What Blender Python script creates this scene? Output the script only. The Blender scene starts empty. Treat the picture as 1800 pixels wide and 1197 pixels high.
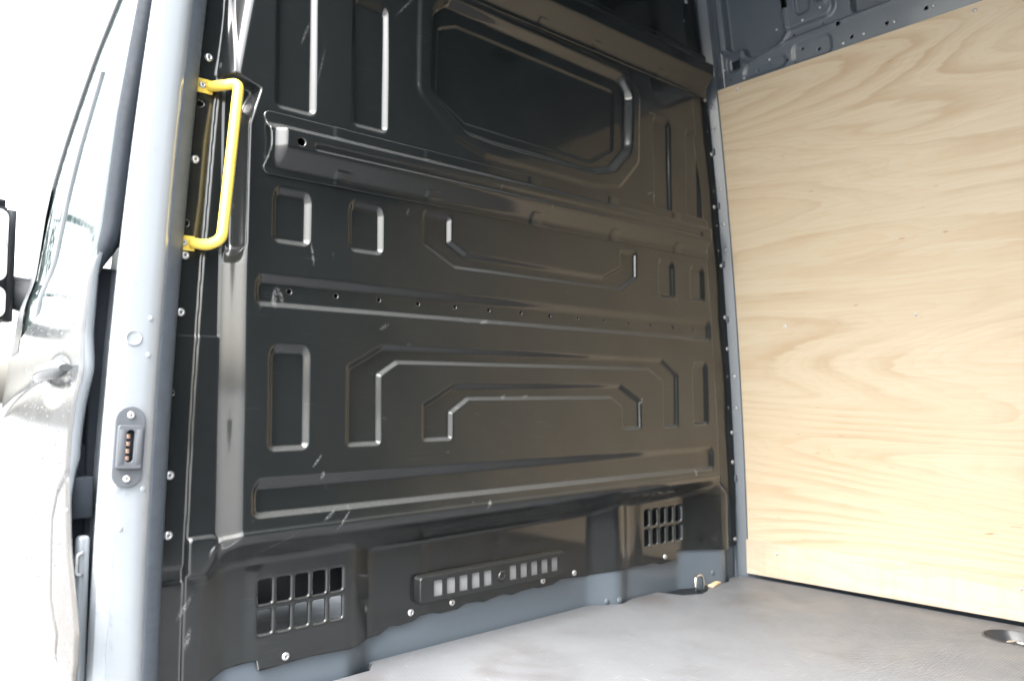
import bpy, bmesh, math, random
import numpy as np
from mathutils import Vector, Matrix
R = math.radians
random.seed(7); RNG = np.random.default_rng(7)
S = bpy.context.scene
COL = S.collection

# ------------------------------------------------------------------ camera, sky, sun, exposure
# X runs across the van along the partition, Y towards the cab, Z up from the cargo floor.
cam = bpy.data.cameras.new('camera'); cam.lens = 28.0; cam.sensor_width = 36.0
cam.clip_start = 0.02; cam.clip_end = 2000
cam.dof.use_dof = True; cam.dof.focus_distance = 1.66; cam.dof.aperture_fstop = 3.0
cob = bpy.data.objects.new('camera', cam); COL.objects.link(cob); S.camera = cob
yaw, pitch, roll = 0.729983637, 0.0746671588, -0.00533005274
fw = Vector((math.sin(yaw)*math.cos(pitch), math.cos(yaw)*math.cos(pitch), math.sin(pitch)))
r0 = Vector((math.cos(yaw), -math.sin(yaw), 0)); u0 = r0.cross(fw)
rt = math.cos(roll)*r0 + math.sin(roll)*u0; up = -math.sin(roll)*r0 + math.cos(roll)*u0
M3 = Matrix((rt, up, -fw)).transposed()
cob.matrix_world = Matrix.Translation((-0.47207, -1.390666, 0.548645)) @ M3.to_4x4()

SUN_EL, SUN_AZ = R(55), R(-106)     # azimuth measured from +Y towards +X: high, over the open side of the van
W = bpy.data.worlds.new('World'); S.world = W; W.use_nodes = True
wn = W.node_tree.nodes; wl = W.node_tree.links
sky = wn.new('ShaderNodeTexSky'); sky.sky_type = 'NISHITA'; sky.sun_disc = False
sky.sun_elevation = SUN_EL; sky.sun_rotation = SUN_AZ
sky.air_density = 1.6; sky.dust_density = 6.0; sky.ozone_density = 1.0
hs = wn.new('ShaderNodeHueSaturation'); hs.inputs['Saturation'].default_value = 0.36
wl.new(sky.outputs[0], hs.inputs['Color']); wl.new(hs.outputs[0], wn['Background'].inputs[0])
wn['Background'].inputs[1].default_value = 0.15
sun = bpy.data.lights.new('sun', 'SUN'); sun.energy = 0.5; sun.angle = R(32); sun.color = (1.0, 0.98, 0.955)
sob = bpy.data.objects.new('sun', sun); COL.objects.link(sob)
sd = Vector((math.sin(SUN_AZ)*math.cos(SUN_EL), math.cos(SUN_AZ)*math.cos(SUN_EL), math.sin(SUN_EL)))
sob.rotation_euler = (-sd).to_track_quat('-Z', 'Y').to_euler()
S.view_settings.view_transform = 'Standard'; S.view_settings.look = 'None'
S.view_settings.exposure = 3.3; S.view_settings.gamma = 1.0; S.view_settings.use_curve_mapping = False

# ------------------------------------------------------------------ materials
def new_mat(name):
    m = bpy.data.materials.new(name); m.use_nodes = True
    nt = m.node_tree; return m, nt, nt.nodes, nt.links, nt.nodes['Principled BSDF']
def ramp(n, stops, interp='LINEAR'):
    r = n.new('ShaderNodeValToRGB'); r.color_ramp.interpolation = interp
    e = r.color_ramp.elements
    while len(e) < len(stops): e.new(0.5)
    for k, (p, c) in zip(e, stops):
        k.position = p; k.color = (c, c, c, 1) if not isinstance(c, (tuple, list)) else (*c, 1)
    return r
def coords(n, l, scale=(1, 1, 1), loc=(0, 0, 0)):
    g = n.new('ShaderNodeNewGeometry'); mp = n.new('ShaderNodeMapping')
    mp.inputs['Scale'].default_value = scale; mp.inputs['Location'].default_value = loc
    l.new(g.outputs['Position'], mp.inputs['Vector']); return mp.outputs[0]
def noise(n, l, vec, scale, detail=3, rough=.55, dist=0):
    t = n.new('ShaderNodeTexNoise'); t.inputs['Scale'].default_value = scale
    t.inputs['Detail'].default_value = detail; t.inputs['Roughness'].default_value = rough
    t.inputs['Distortion'].default_value = dist
    if vec is not None: l.new(vec, t.inputs['Vector'])
    return t.outputs['Fac']
def mixc(n, l, fac, a, b):
    m = n.new('ShaderNodeMix'); m.data_type = 'RGBA'
    for sock, v in ((m.inputs[0], fac), (m.inputs[6], a), (m.inputs[7], b)):
        if hasattr(v, 'links') or hasattr(v, 'is_linked'): l.new(v, sock)
        elif isinstance(v, (int, float)): sock.default_value = v
        else: sock.default_value = (*v, 1)
    return m.outputs[2]
def math_(n, l, op, a, b=None, clamp=False):
    m = n.new('ShaderNodeMath'); m.operation = op; m.use_clamp = clamp
    for s, v in zip(m.inputs, (a, b)):
        if v is None: continue
        if isinstance(v, (int, float)): s.default_value = v
        else: l.new(v, s)
    return m.outputs[0]
def bump(n, l, h, strength, dist, p):
    b = n.new('ShaderNodeBump'); b.inputs['Strength'].default_value = strength; b.inputs['Distance'].default_value = dist
    l.new(h, b.inputs['Height']); l.new(b.outputs[0], p.inputs['Normal']); return b
def plain(name, c, rough=.5, metal=0, coat=0, var=.12, vs=8, spec=.5):
    m, nt, n, l, p = new_mat(name)
    v = coords(n, l); f = noise(n, l, v, vs, 5)
    a = tuple(x*(1-var) for x in c); b = tuple(min(1, x*(1+var)) for x in c)
    l.new(mixc(n, l, f, a, b), p.inputs['Base Color'])
    rr = ramp(n, [(.3, max(0, rough-.06)), (.7, min(1, rough+.08))]); l.new(noise(n, l, v, vs*3, 4), rr.inputs[0])
    l.new(rr.outputs[0], p.inputs['Roughness'])
    p.inputs['Metallic'].default_value = metal; p.inputs['Coat Weight'].default_value = coat
    p.inputs['Coat Roughness'].default_value = .06; p.inputs['Specular IOR Level'].default_value = spec
    return m

def black_paint():
    """satin black primer on pressed sheet: handling smears, pin-prick dust, hair scratches, dust on the ledges, scuffs"""
    m, nt, n, l, p = new_mat('black_paint')
    v = coords(n, l)
    big = noise(n, l, v, 5, 6, .6); mid = noise(n, l, v, 38, 5, .65)
    c = mixc(n, l, mid, (.006, .0078, .0086), (.010, .0122, .013))
    g = n.new('ShaderNodeNewGeometry'); sx = n.new('ShaderNodeSeparateXYZ'); l.new(g.outputs['Normal'], sx.inputs[0])
    ledge = ramp(n, [(.22, 0), (.6, 1)]); l.new(sx.outputs['Z'], ledge.inputs[0])
    dn = ramp(n, [(.25, .25), (.75, .7)]); l.new(noise(n, l, v, 190, 6, .75), dn.inputs[0])
    dust = math_(n, l, 'MULTIPLY', ledge.outputs[0], dn.outputs[0])
    sp = ramp(n, [(.735, 0), (.79, 1)]); l.new(noise(n, l, v, 330, 2, .5), sp.inputs[0])
    pm = ramp(n, [(.45, 0), (.7, .8)]); l.new(noise(n, l, v, 7, 3), pm.inputs[0])
    speck = math_(n, l, 'MULTIPLY', sp.outputs[0], pm.outputs[0])
    # hair scratches in two directions
    sc = None
    for rot, seed in ((R(38), 0.), (R(-64), 3.1), (R(8), 7.7)):
        mp = n.new('ShaderNodeMapping'); mp.inputs['Rotation'].default_value = (0, rot, 0)
        mp.inputs['Scale'].default_value = (9, 1, 420); mp.inputs['Location'].default_value = (seed, seed, seed)
        mp.vector_type = 'TEXTURE'; mp.vector_type = 'POINT'
        l.new(g.outputs['Position'], mp.inputs['Vector'])
        q = ramp(n, [(.70, 0), (.76, .35)]); l.new(noise(n, l, mp.outputs[0], 1, 1, .4), q.inputs[0])
        sc = q.outputs[0] if sc is None else math_(n, l, 'MAXIMUM', sc, q.outputs[0])
    scm = ramp(n, [(.5, 0), (.72, .5)]); l.new(noise(n, l, v, 11, 3), scm.inputs[0])
    sc = math_(n, l, 'MULTIPLY', sc, scm.outputs[0])
    at = n.new('ShaderNodeAttribute'); at.attribute_name = 'wear'
    wn_ = ramp(n, [(.38, .0), (.6, 1)]); l.new(noise(n, l, v, 210, 4, .7), wn_.inputs[0])
    wear = math_(n, l, 'MULTIPLY', at.outputs['Fac'], wn_.outputs[0])
    c = mixc(n, l, math_(n, l, 'MULTIPLY', dust, .33), c, (.22, .225, .22))
    c = mixc(n, l, math_(n, l, 'MAXIMUM', math_(n, l, 'MULTIPLY', speck, .55), sc), c, (.14, .145, .145))
    c = mixc(n, l, math_(n, l, 'MULTIPLY', wear, .55), c, (.32, .33, .33))
    l.new(c, p.inputs['Base Color'])
    p.inputs['Specular IOR Level'].default_value = .2
    p.inputs['Coat Weight'].default_value = 1.0; p.inputs['Coat Roughness'].default_value = .085; p.inputs['Coat IOR'].default_value = 1.55
    rr = ramp(n, [(.3, .33), (.72, .44)]); l.new(big, rr.inputs[0])
    ro = math_(n, l, 'ADD', rr.outputs[0], math_(n, l, 'MULTIPLY', dust, .35), True)
    l.new(ro, p.inputs['Roughness'])
    bump(n, l, noise(n, l, v, 900, 2), .06, .0006, p)
    return m

def steel_paint(name, c, rough=.33, coat=.35, drops=0):
    m, nt, n, l, p = new_mat(name)
    v = coords(n, l)
    f = noise(n, l, v, 6, 6, .6)
    cc = mixc(n, l, f, tuple(x*.94 for x in c), tuple(x*1.05 for x in c))
    ds = ramp(n, [(.68, 0), (.78, .4)]); l.new(noise(n, l, v, 240, 4, .7), ds.inputs[0])
    cc = mixc(n, l, ds.outputs[0], cc, (.32, .33, .34)); l.new(cc, p.inputs['Base Color'])
    rr = ramp(n, [(.3, rough-.03), (.7, rough+.05)]); l.new(noise(n, l, v, 14, 5), rr.inputs[0])
    l.new(rr.outputs[0], p.inputs['Roughness'])
    p.inputs['Coat Weight'].default_value = coat; p.inputs['Coat Roughness'].default_value = .12
    bump(n, l, noise(n, l, v, 420, 2), .05, .0006, p)
    return m

def plywood(name, seed=0., pale=False):
    m, nt, n, l, p = new_mat(name)
    # rotary-cut veneer: long contour-map figure running along Y
    v = coords(n, l, (1, .34, 1.7), (seed, seed*1.7, seed*.6))
    w1 = n.new('ShaderNodeTexNoise'); w1.inputs['Scale'].default_value = .95; w1.inputs['Detail'].default_value = 2.2; w1.inputs['Roughness'].default_value = .42
    w1.inputs['Distortion'].default_value = .7
    l.new(v, w1.inputs['Vector'])
    wob = noise(n, l, coords(n, l, (1, 3, 26)), 1, 3, .6)
    k = math_(n, l, 'ADD', math_(n, l, 'MULTIPLY', w1.outputs['Fac'], 38 if not pale else 10), math_(n, l, 'MULTIPLY', wob, .9))
    s = math_(n, l, 'FRACT', k)
    band = ramp(n, [(0, .1), (.35, .0), (.80, .85), (.90, 1), (1, .1)]); l.new(s, band.inputs[0])
    patch = ramp(n, [(.35, .15), (.65, 1)]); l.new(noise(n, l, coords(n, l, (1, 1.1, 1.6), (0, seed, 4)), 2.3, 3, .5), patch.inputs[0])
    bnd = math_(n, l, 'MULTIPLY', band.outputs[0], patch.outputs[0])
    soft = noise(n, l, coords(n, l, (1, .5, 2.2), (seed+3, 0, 0)), 2.2, 4, .5)
    fib = noise(n, l, coords(n, l, (10, 5 if not pale else 60, 110 if not pale else 5)), 1, 4, .7)
    c = mixc(n, l, soft, (.455, .380, .268), (.51, .448, .345)) if not pale else mixc(n, l, soft, (.46, .395, .315), (.50, .44, .365))
    c = mixc(n, l, math_(n, l, 'MULTIPLY', bnd, .62), c, (.355, .255, .155))
    s2 = math_(n, l, 'FRACT', math_(n, l, 'MULTIPLY', k, 3.3)); b2 = ramp(n, [(0, 0), (.55, .1), (.88, .32), (1, 0)]); l.new(s2, b2.inputs[0])
    c = mixc(n, l, math_(n, l, 'MULTIPLY', b2.outputs[0], noise(n, l, coords(n, l, (1, 2, 5)), 1.7, 3)), c, (.41, .255, .12))
    tan = ramp(n, [(.5, 0), (.75, .35)]); l.new(noise(n, l, coords(n, l, (1, 1.2, 3.5), (0, 5, seed)), 1.6, 4, .6), tan.inputs[0]); c = mixc(n, l, tan.outputs[0], c, (.46, .33, .20))
    fr = ramp(n, [(.45, 0), (.75, .3)]); l.new(fib, fr.inputs[0])
    c = mixc(n, l, fr.outputs[0], c, (.40, .275, .155))
    # short dark gum flecks
    fl = ramp(n, [(.735, 0), (.78, .75)]); l.new(noise(n, l, coords(n, l, (9, 9, 60), (seed, 2, 5)), 1.6, 2, .5), fl.inputs[0])
    c = mixc(n, l, fl.outputs[0], c, (.33, .17, .07))
    l.new(c, p.inputs['Base Color']); p.inputs['Roughness'].default_value = .52
    p.inputs['Specular IOR Level'].default_value = .35
    bump(n, l, fib, .12, .0008, p)
    return m

def floor_mat():
    m, nt, n, l, p = new_mat('floor_lining')
    v = coords(n, l)
    c = mixc(n, l, noise(n, l, v, 2.4, 6, .6), (.112, .119, .130), (.132, .139, .150))
    d = ramp(n, [(.56, 0), (.72, .75)]); l.new(noise(n, l, v, 4.2, 5, .6, .6), d.inputs[0])
    c = mixc(n, l, d.outputs[0], c, (.085, .08, .08))
    sc = ramp(n, [(.66, 0), (.72, .5)]); l.new(noise(n, l, coords(n, l, (14, 160, 1)), 1, 2), sc.inputs[0])
    c = mixc(n, l, sc.outputs[0], c, (.22, .22, .225))
    sp = ramp(n, [(.72, 0), (.76, .9)]); l.new(noise(n, l, v, 120, 2), sp.inputs[0])
    gr = ramp(n, [(.25, .9), (.31, 0)]); l.new(noise(n, l, v, 70, 3), gr.inputs[0]); c = mixc(n, l, gr.outputs[0], c, (.07, .06, .055))
    s3 = ramp(n, [(.70, 0), (.73, .7)]); l.new(noise(n, l, coords(n, l, (180, 9, 1), (3, 0, 0)), 1, 2), s3.inputs[0]); c = mixc(n, l, s3.outputs[0], c, (.26, .26, .26))
    c = mixc(n, l, sp.outputs[0], c, (.27, .27, .27))
    l.new(c, p.inputs['Base Color'])
    rr = ramp(n, [(.35, .38), (.65, .58)]); l.new(noise(n, l, v, 5, 4), rr.inputs[0]); l.new(rr.outputs[0], p.inputs['Roughness'])
    w = n.new('ShaderNodeTexWave'); w.wave_type = 'BANDS'; w.bands_direction = 'Y'; w.inputs['Scale'].default_value = 52
    l.new(v, w.inputs['Vector'])
    h = math_(n, l, 'ADD', w.outputs['Fac'], math_(n, l, 'MULTIPLY', noise(n, l, v, 260, 3), .6))
    bump(n, l, h, .35, .0012, p)
    return m

def door_paint():
    """light clearcoat paint with road film low down and along the sill"""
    m, nt, n, l, p = new_mat('door_paint')
    v = coords(n, l)
    c = mixc(n, l, noise(n, l, v, 5, 5), (.050, .060, .070), (.056, .067, .077))
    g = n.new('ShaderNodeNewGeometry'); sx = n.new('ShaderNodeSeparateXYZ'); l.new(g.outputs['Position'], sx.inputs[0])
    low = ramp(n, [(.20, 1.0), (.60, .45)]); l.new(sx.outputs['Z'], low.inputs[0])
    dn = ramp(n, [(.3, .75), (.65, 1)]); l.new(noise(n, l, v, 9, 5, .55), dn.inputs[0])
    film = math_(n, l, 'MULTIPLY', low.outputs[0], dn.outputs[0]); c = mixc(n, l, film, c, (.066, .062, .057))
    wet = ramp(n, [(.30, .1), (.75, .6)]); l.new(noise(n, l, v, 150, 3, .6), wet.inputs[0])
    dull = math_(n, l, 'MULTIPLY', film, wet.outputs[0])
    l.new(math_(n, l, 'SUBTRACT', .3, math_(n, l, 'MULTIPLY', dull, .5), True), p.inputs['Coat Weight'])
    l.new(math_(n, l, 'SUBTRACT', .26, math_(n, l, 'MULTIPLY', dull, .3), True), p.inputs['Specular IOR Level'])
    sp = ramp(n, [(.64, 0), (.74, .6)]); l.new(noise(n, l, v, 170, 2), sp.inputs[0])
    lw = ramp(n, [(.08, .8), (.24, 0)]); l.new(sx.outputs['Z'], lw.inputs[0])
    c = mixc(n, l, math_(n, l, 'MULTIPLY', sp.outputs[0], lw.outputs[0]), c, (.06, .045, .035))
    l.new(c, p.inputs['Base Color'])
    rr = ramp(n, [(.3, .14), (.7, .24)]); l.new(noise(n, l, v, 22, 5), rr.inputs[0]); l.new(rr.outputs[0], p.inputs['Roughness'])
    p.inputs['Coat Roughness'].default_value = .08
    return m

BLUEGREY = (.084, .105, .128)
MB = black_paint()
MSTEEL = steel_paint('blue_grey_paint', BLUEGREY)
MSTEEL_LIT = steel_paint('blue_grey_paint_lit', (.25, .275, .30), .22, 1.0)  # same body paint as the steel, lightened in colour for outdoor daylight
MPLY = plywood('plywood_veneer', 1.3); MPLY2 = plywood('plywood_strip_veneer', 6.1, True)
MFLOOR = floor_mat(); MDOOR = door_paint()
MZINC = plain('zinc_screw', (.62, .63, .64), .38, .75, 0, .1, 90)
MSOCK = plain('screw_socket', (.16, .16, .17), .5, .5)
MYEL = plain('yellow_enamel', (.78, .585, .10), .3, 0, .5, .06, 20)
MTRIM = plain('rubber_trim', (.075, .092, .115), .45, 0, 0, .2, 40)
MRUB = plain('black_rubber', (.014, .018, .024), .75, 0, 0, .2, 30, .2)
MPLAST = plain('grey_plastic', (.075, .083, .095), .42, 0, 0, .08, 40)
MDARKP = plain('black_plastic', (.028, .031, .035), .38, 0, 0, .15, 30)
MCOP = plain('copper_contact', (.74, .50, .38), .3, .8, 0, .1, 60)
MCHROME = plain('bright_zinc_ring', (.78, .78, .76), .18, 1, 0, .06, 60)
MGREYP = plain('pale_grey_felt', (.24, .243, .255), .6, 0, 0, .08, 12)
MCABF = plain('cab_mat', (.60, .61, .61), .8, 0, 0, .3, 30)
MPAPER = plain('paper', (.78, .77, .74), .8, 0, 0, .05, 20)
MCHIP = plain('bare_wood', (.62, .44, .27), .7, 0, 0, .2, 60)
MCABLE = plain('red_cable', (.35, .03, .03), .5)
MGROUND = plain('wet_concrete', (.14, .14, .14), .55, 0, 0, .35, 3)
MMIRROR = plain('mirror_glass', (.85, .87, .88), .04, 1, 0, .01, 5)
def glass_mat():
    m, nt, n, l, p = new_mat('door_glass')
    p.inputs['Base Color'].default_value = (.06, .09, .09, 1); p.inputs['Transmission Weight'].default_value = .6
    p.inputs['IOR'].default_value = 1.5
    rr = ramp(n, [(.4, .03), (.65, .2)]); l.new(noise(n, l, coords(n, l), 60, 5), rr.inputs[0]); l.new(rr.outputs[0], p.inputs['Roughness'])
    return m
MGLASS = glass_mat()
def drop_mat():
    m, nt, n, l, p = new_mat('water_drop')
    p.inputs['Base Color'].default_value = (.9, .95, 1, 1); p.inputs['Transmission Weight'].default_value = 1
    p.inputs['IOR'].default_value = 1.33; p.inputs['Roughness'].default_value = .02
    rr = ramp(n, [(.4, .02), (.6, .05)]); l.new(noise(n, l, coords(n, l), 50), rr.inputs[0]); l.new(rr.outputs[0], p.inputs['Roughness'])
    return m
MDROP = drop_mat()

# ------------------------------------------------------------------ helpers
def link(name, me, m=None, parent=None, smooth=True, flat_angle=None):
    o = bpy.data.objects.new(name, me); COL.objects.link(o)
    if m is not None: me.materials.clear(); me.materials.append(m)
    if parent is not None: o.parent = parent
    if smooth: me.polygons.foreach_set('use_smooth', np.ones(len(me.polygons), bool))
    if flat_angle is not None: me.set_sharp_from_angle(angle=R(flat_angle))
    return o
def thing(name, label, cat, loc=(0, 0, 0), group=None):
    o = bpy.data.objects.new(name, None); COL.objects.link(o); o.location = loc; o.empty_display_size = .05
    o['label'] = label; o['category'] = cat
    if group: o['group'] = group
    return o
def tag(o, label, cat, group=None):
    o['label'] = label; o['category'] = cat
    if group: o['group'] = group
    return o
def struct(o, label=None, cat=None):
    o['kind'] = 'structure'
    if label: o['label'] = label; o['category'] = cat
    return o
def pydata(name, v, f):
    me = bpy.data.meshes.new(name); me.from_pydata([tuple(x) for x in v], [], f); me.update(); return me
def bm_mesh(bm, name):
    bmesh.ops.recalc_face_normals(bm, faces=bm.faces[:])
    me = bpy.data.meshes.new(name); bm.to_mesh(me); bm.free(); return me
def rbox(name, size, loc=(0, 0, 0), bev=.003, seg=2, rot=None):
    bm = bmesh.new(); bmesh.ops.create_cube(bm, size=1)
    bmesh.ops.scale(bm, vec=size, verts=bm.verts)
    if bev: bmesh.ops.bevel(bm, geom=bm.edges[:], offset=bev, segments=seg, affect='EDGES', profile=.5)
    if rot is not None: bmesh.ops.rotate(bm, cent=(0, 0, 0), matrix=rot, verts=bm.verts)
    bmesh.ops.translate(bm, vec=loc, verts=bm.verts)
    return bm_mesh(bm, name)
def lathe(name, prof, seg=20, axis='-Y'):
    """prof: (radius, height) from rim to centre; axis of revolution points out of the surface"""
    v = []; f = []
    for r, h in prof:
        for k in range(seg):
            a = 2*math.pi*k/seg; c, s = r*math.cos(a), r*math.sin(a)
            v.append({'-Y': (c, -h, s), '-X': (-h, -c, s), '+Z': (c, s, h)}[axis])
    for i in range(len(prof)-1):
        for k in range(seg):
            a, b = i*seg+k, i*seg+(k+1) % seg
            f.append((a, b, b+seg, a+seg))
    f.append(tuple(range((len(prof)-1)*seg, len(prof)*seg)))
    return pydata(name, v, f)
def smooth_path(pts, rad, n=7):
    """round the corners of a polyline"""
    out = [Vector(pts[0])]
    for a, b, c in zip(pts, pts[1:], pts[2:]):
        a, b, c = Vector(a), Vector(b), Vector(c)
        r = min(rad, (a-b).length*.48, (c-b).length*.48)
        p, q = b+(a-b).normalized()*r, b+(c-b).normalized()*r
        for k in range(n+1):
            t = k/n; out.append(p*(1-t)**2+b*2*t*(1-t)+q*t*t)
    out.append(Vector(pts[-1])); return out
def tube(name, path, rad, seg=14, closed=False, radii=None):
    v = []; f = []; N = len(path); nrm = None
    for i, p in enumerate(path):
        p = Vector(p)
        a = Vector(path[(i-1) % N]) if (closed or i) else p
        b = Vector(path[(i+1) % N]) if (closed or i < N-1) else p
        t = (b-a).normalized()
        if nrm is None: nrm = t.orthogonal().normalized()
        nrm = (nrm - t*nrm.dot(t)).normalized(); bn = t.cross(nrm)
        r = rad if radii is None else radii[i]
        for k in range(seg):
            an = 2*math.pi*k/seg; v.append(p+(nrm*math.cos(an)+bn*math.sin(an))*r)
    M = N if closed else N-1
    for i in range(M):
        for k in range(seg):
            a, b = i*seg+k, i*seg+(k+1) % seg; c, d = ((i+1) % N)*seg+(k+1) % seg, ((i+1) % N)*seg+k
            f.append((a, b, c, d))
    if not closed: f += [tuple(range(seg))[::-1], tuple(range((N-1)*seg, N*seg))]
    return pydata(name, v, f)
def loft(name, rows, closed=False, cap=False):
    """rows of equal length joined into a sheet"""
    n = len(rows[0]); v = [p for r in rows for p in r]; f = []
    for i in range(len(rows)-1):
        for k in range(n if closed else n-1):
            a, b = i*n+k, i*n+(k+1) % n; f.append((a, b, b+n, a+n))
    if cap: f += [tuple(range(n))[::-1], tuple(range((len(rows)-1)*n, len(rows)*n))]
    return pydata(name, v, f)
def outline2d(name, loops, thick, plane='XY', bev=0.0):
    """flat plate with holes: loops of 2D points, filled, extruded, seated with its front on the plane"""
    cu = bpy.data.curves.new(name, 'CURVE'); cu.dimensions = '2D'; cu.fill_mode = 'BOTH'
    cu.extrude = thick/2-bev; cu.bevel_depth = bev; cu.bevel_resolution = 1; cu.offset = -bev
    for lp in loops:
        sp = cu.splines.new('POLY'); sp.points.add(len(lp)-1); sp.use_cyclic_u = True
        for q, (a, b) in zip(sp.points, lp): q.co = (a, b, 0, 1)
    ob = bpy.data.objects.new('tmp', cu); COL.objects.link(ob)
    dg = bpy.context.evaluated_depsgraph_get(); me = bpy.data.meshes.new_from_object(ob.evaluated_get(dg))
    bpy.data.objects.remove(ob); bpy.data.curves.remove(cu)
    me.name = name
    if plane == 'XZ': me.transform(Matrix.Rotation(R(90), 4, 'X'))
    return me
def rrect(x0, x1, z0, z1, r, n=4):
    p = []
    for cx, cz, a0 in ((x1-r, z0+r, -90), (x1-r, z1-r, 0), (x0+r, z1-r, 90), (x0+r, z0+r, 180)):
        for k in range(n+1):
            a = R(a0+90*k/n); p.append((cx+r*math.cos(a), cz+r*math.sin(a)))
    return p
def interp(pts, x): return np.interp(x, [p[0] for p in pts], [p[1] for p in pts])
def SM(t): t = np.clip(t, 0, 1); return t*t*(3-2*t)
def box_sd(x, z, x0, x1, z0, z1, r):
    qx = np.abs(x-(x0+x1)/2)-(x1-x0)/2+r; qz = np.abs(z-(z0+z1)/2)-(z1-z0)/2+r
    return np.hypot(np.maximum(qx, 0), np.maximum(qz, 0))+np.minimum(np.maximum(qx, qz), 0)-r
def press_sd(x, z, x0, x1, z0, z1, w, r, k=.55):
    """distance to the flat floor of a pressed field whose upper flank is drawn out by 1/k"""
    zt = z1-w/k; zz = np.where(z > zt, zt+(z-zt)*k, z)
    return box_sd(x, zz, x0+w, x1-w, z0+w, zt, r)
def poly_sd(P, x, z):
    d = np.full(x.shape, 1e9); ins = np.zeros(x.shape, bool)
    for (ax, az), (bx, bz) in zip(P, P[1:]+P[:1]):
        ex, ez = bx-ax, bz-az; wx, wz = x-ax, z-az
        t = np.clip((wx*ex+wz*ez)/(ex*ex+ez*ez), 0, 1); d = np.minimum(d, (wx-ex*t)**2+(wz-ez*t)**2)
        cr = (az > z) != (bz > z)
        ins ^= cr & (x < ax+(z-az)/np.where(abs(ez) < 1e-9, 1e-9, ez)*ex)
    d = np.sqrt(d); return np.where(ins, -d, d)
def drawn_sd(P, x, z, k=.4):
    """as poly_sd, but flanks that face down are drawn out to (1+k) times the width"""
    e = .0015; d = poly_sd(P, x, z); g = (poly_sd(P, x, z+e)-poly_sd(P, x, z-e))/(2*e)
    return d/(1+k*np.clip(g, 0, 1))
def round_sd(P, x, z, w, r): return poly_sd(inset(P, w+r), x, z)-r
def inset(P, w):
    A = sum(a[0]*b[1]-b[0]*a[1] for a, b in zip(P, P[1:]+P[:1])); sg = 1 if A > 0 else -1
    out = []; n = len(P)
    for i in range(n):
        a, b, c = P[i-1], P[i], P[(i+1) % n]
        d1 = np.array([b[0]-a[0], b[1]-a[1]]); d1 /= np.hypot(*d1); d2 = np.array([c[0]-b[0], c[1]-b[1]]); d2 /= np.hypot(*d2)
        n1 = np.array([-d1[1], d1[0]])*sg; n2 = np.array([-d2[1], d2[0]])*sg
        m = (n1+n2)/max(.3, 1+n1@n2); out.append((b[0]+m[0]*w, b[1]+m[1]*w))
    return out

def height_sheet(name, xs, zs, depth, domain, lip=.004, attr=None):
    """pressed sheet: grid over X,Z displaced to Y=depth(x,z); only where domain(x,z)<0, its edge drawn exactly onto domain=0, edges turned back by lip"""
    x, z = np.meshgrid(xs, zs); nx, nz = len(xs), len(zs)
    xc = (x[:-1, :-1]+x[1:, 1:])/2; zc = (z[:-1, :-1]+z[1:, 1:])/2
    keep = domain(xc, zc) < 0
    idx = np.arange(nx*nz).reshape(nz, nx)
    q = np.stack([idx[:-1, :-1], idx[:-1, 1:], idx[1:, 1:], idx[1:, :-1]], -1)[keep]
    # border vertices = those that belong to both kept and missing cells
    cnt = np.zeros((nz, nx), int)
    for a, b in ((0, 0), (0, 1), (1, 0), (1, 1)): cnt[a:nz-1+a, b:nx-1+b] += keep
    brd = (cnt > 0) & (cnt < 4)
    fx, fz = x[brd].copy(), z[brd].copy(); e = 2e-4
    for _ in range(5):
        d = domain(fx, fz); gx = (domain(fx+e, fz)-domain(fx-e, fz))/(2*e); gz = (domain(fx, fz+e)-domain(fx, fz-e))/(2*e)
        g2 = np.maximum(gx*gx+gz*gz, .05); st = np.clip(d/g2, -.004, .004); fx -= st*gx; fz -= st*gz
    x = x.copy(); z = z.copy(); x[brd] = fx; z[brd] = fz
    y = depth(x, z)
    used = np.zeros(nx*nz, bool); used[q.ravel()] = True
    remap = -np.ones(nx*nz, int); remap[used] = np.arange(used.sum())
    V = np.stack([x.ravel(), y.ravel(), z.ravel()], 1)[used]; F = remap[q]
    E = np.concatenate([F[:, [0, 1]], F[:, [1, 2]], F[:, [2, 3]], F[:, [3, 0]]])
    key = np.sort(E, 1); kk = key[:, 0].astype(np.int64)*len(V)+key[:, 1]
    _, inv, c = np.unique(kk, return_inverse=True, return_counts=True)
    be = E[c[inv] == 1]
    bv = np.unique(be); bm_ = -np.ones(len(V), int); bm_[bv] = len(V)+np.arange(len(bv))
    V2 = V[bv].copy(); V2[:, 1] += lip
    F2 = np.stack([be[:, 1], be[:, 0], bm_[be[:, 0]], bm_[be[:, 1]]], 1)
    V = np.concatenate([V, V2]); F = np.concatenate([F, F2])
    me = bpy.data.meshes.new(name); me.vertices.add(len(V)); me.vertices.foreach_set('co', V.astype(np.float32).ravel())
    me.loops.add(F.size); me.loops.foreach_set('vertex_index', F.astype(np.int32).ravel())
    me.polygons.add(len(F)); me.polygons.foreach_set('loop_start', np.arange(0, F.size, 4, dtype=np.int32))
    me.update(calc_edges=True); me.validate()
    if attr is not None:
        at = me.attributes.new('wear', 'FLOAT', 'POINT'); at.data.foreach_set('value', attr(V[:, 0], V[:, 2]).astype(np.float32))
    return me

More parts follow.
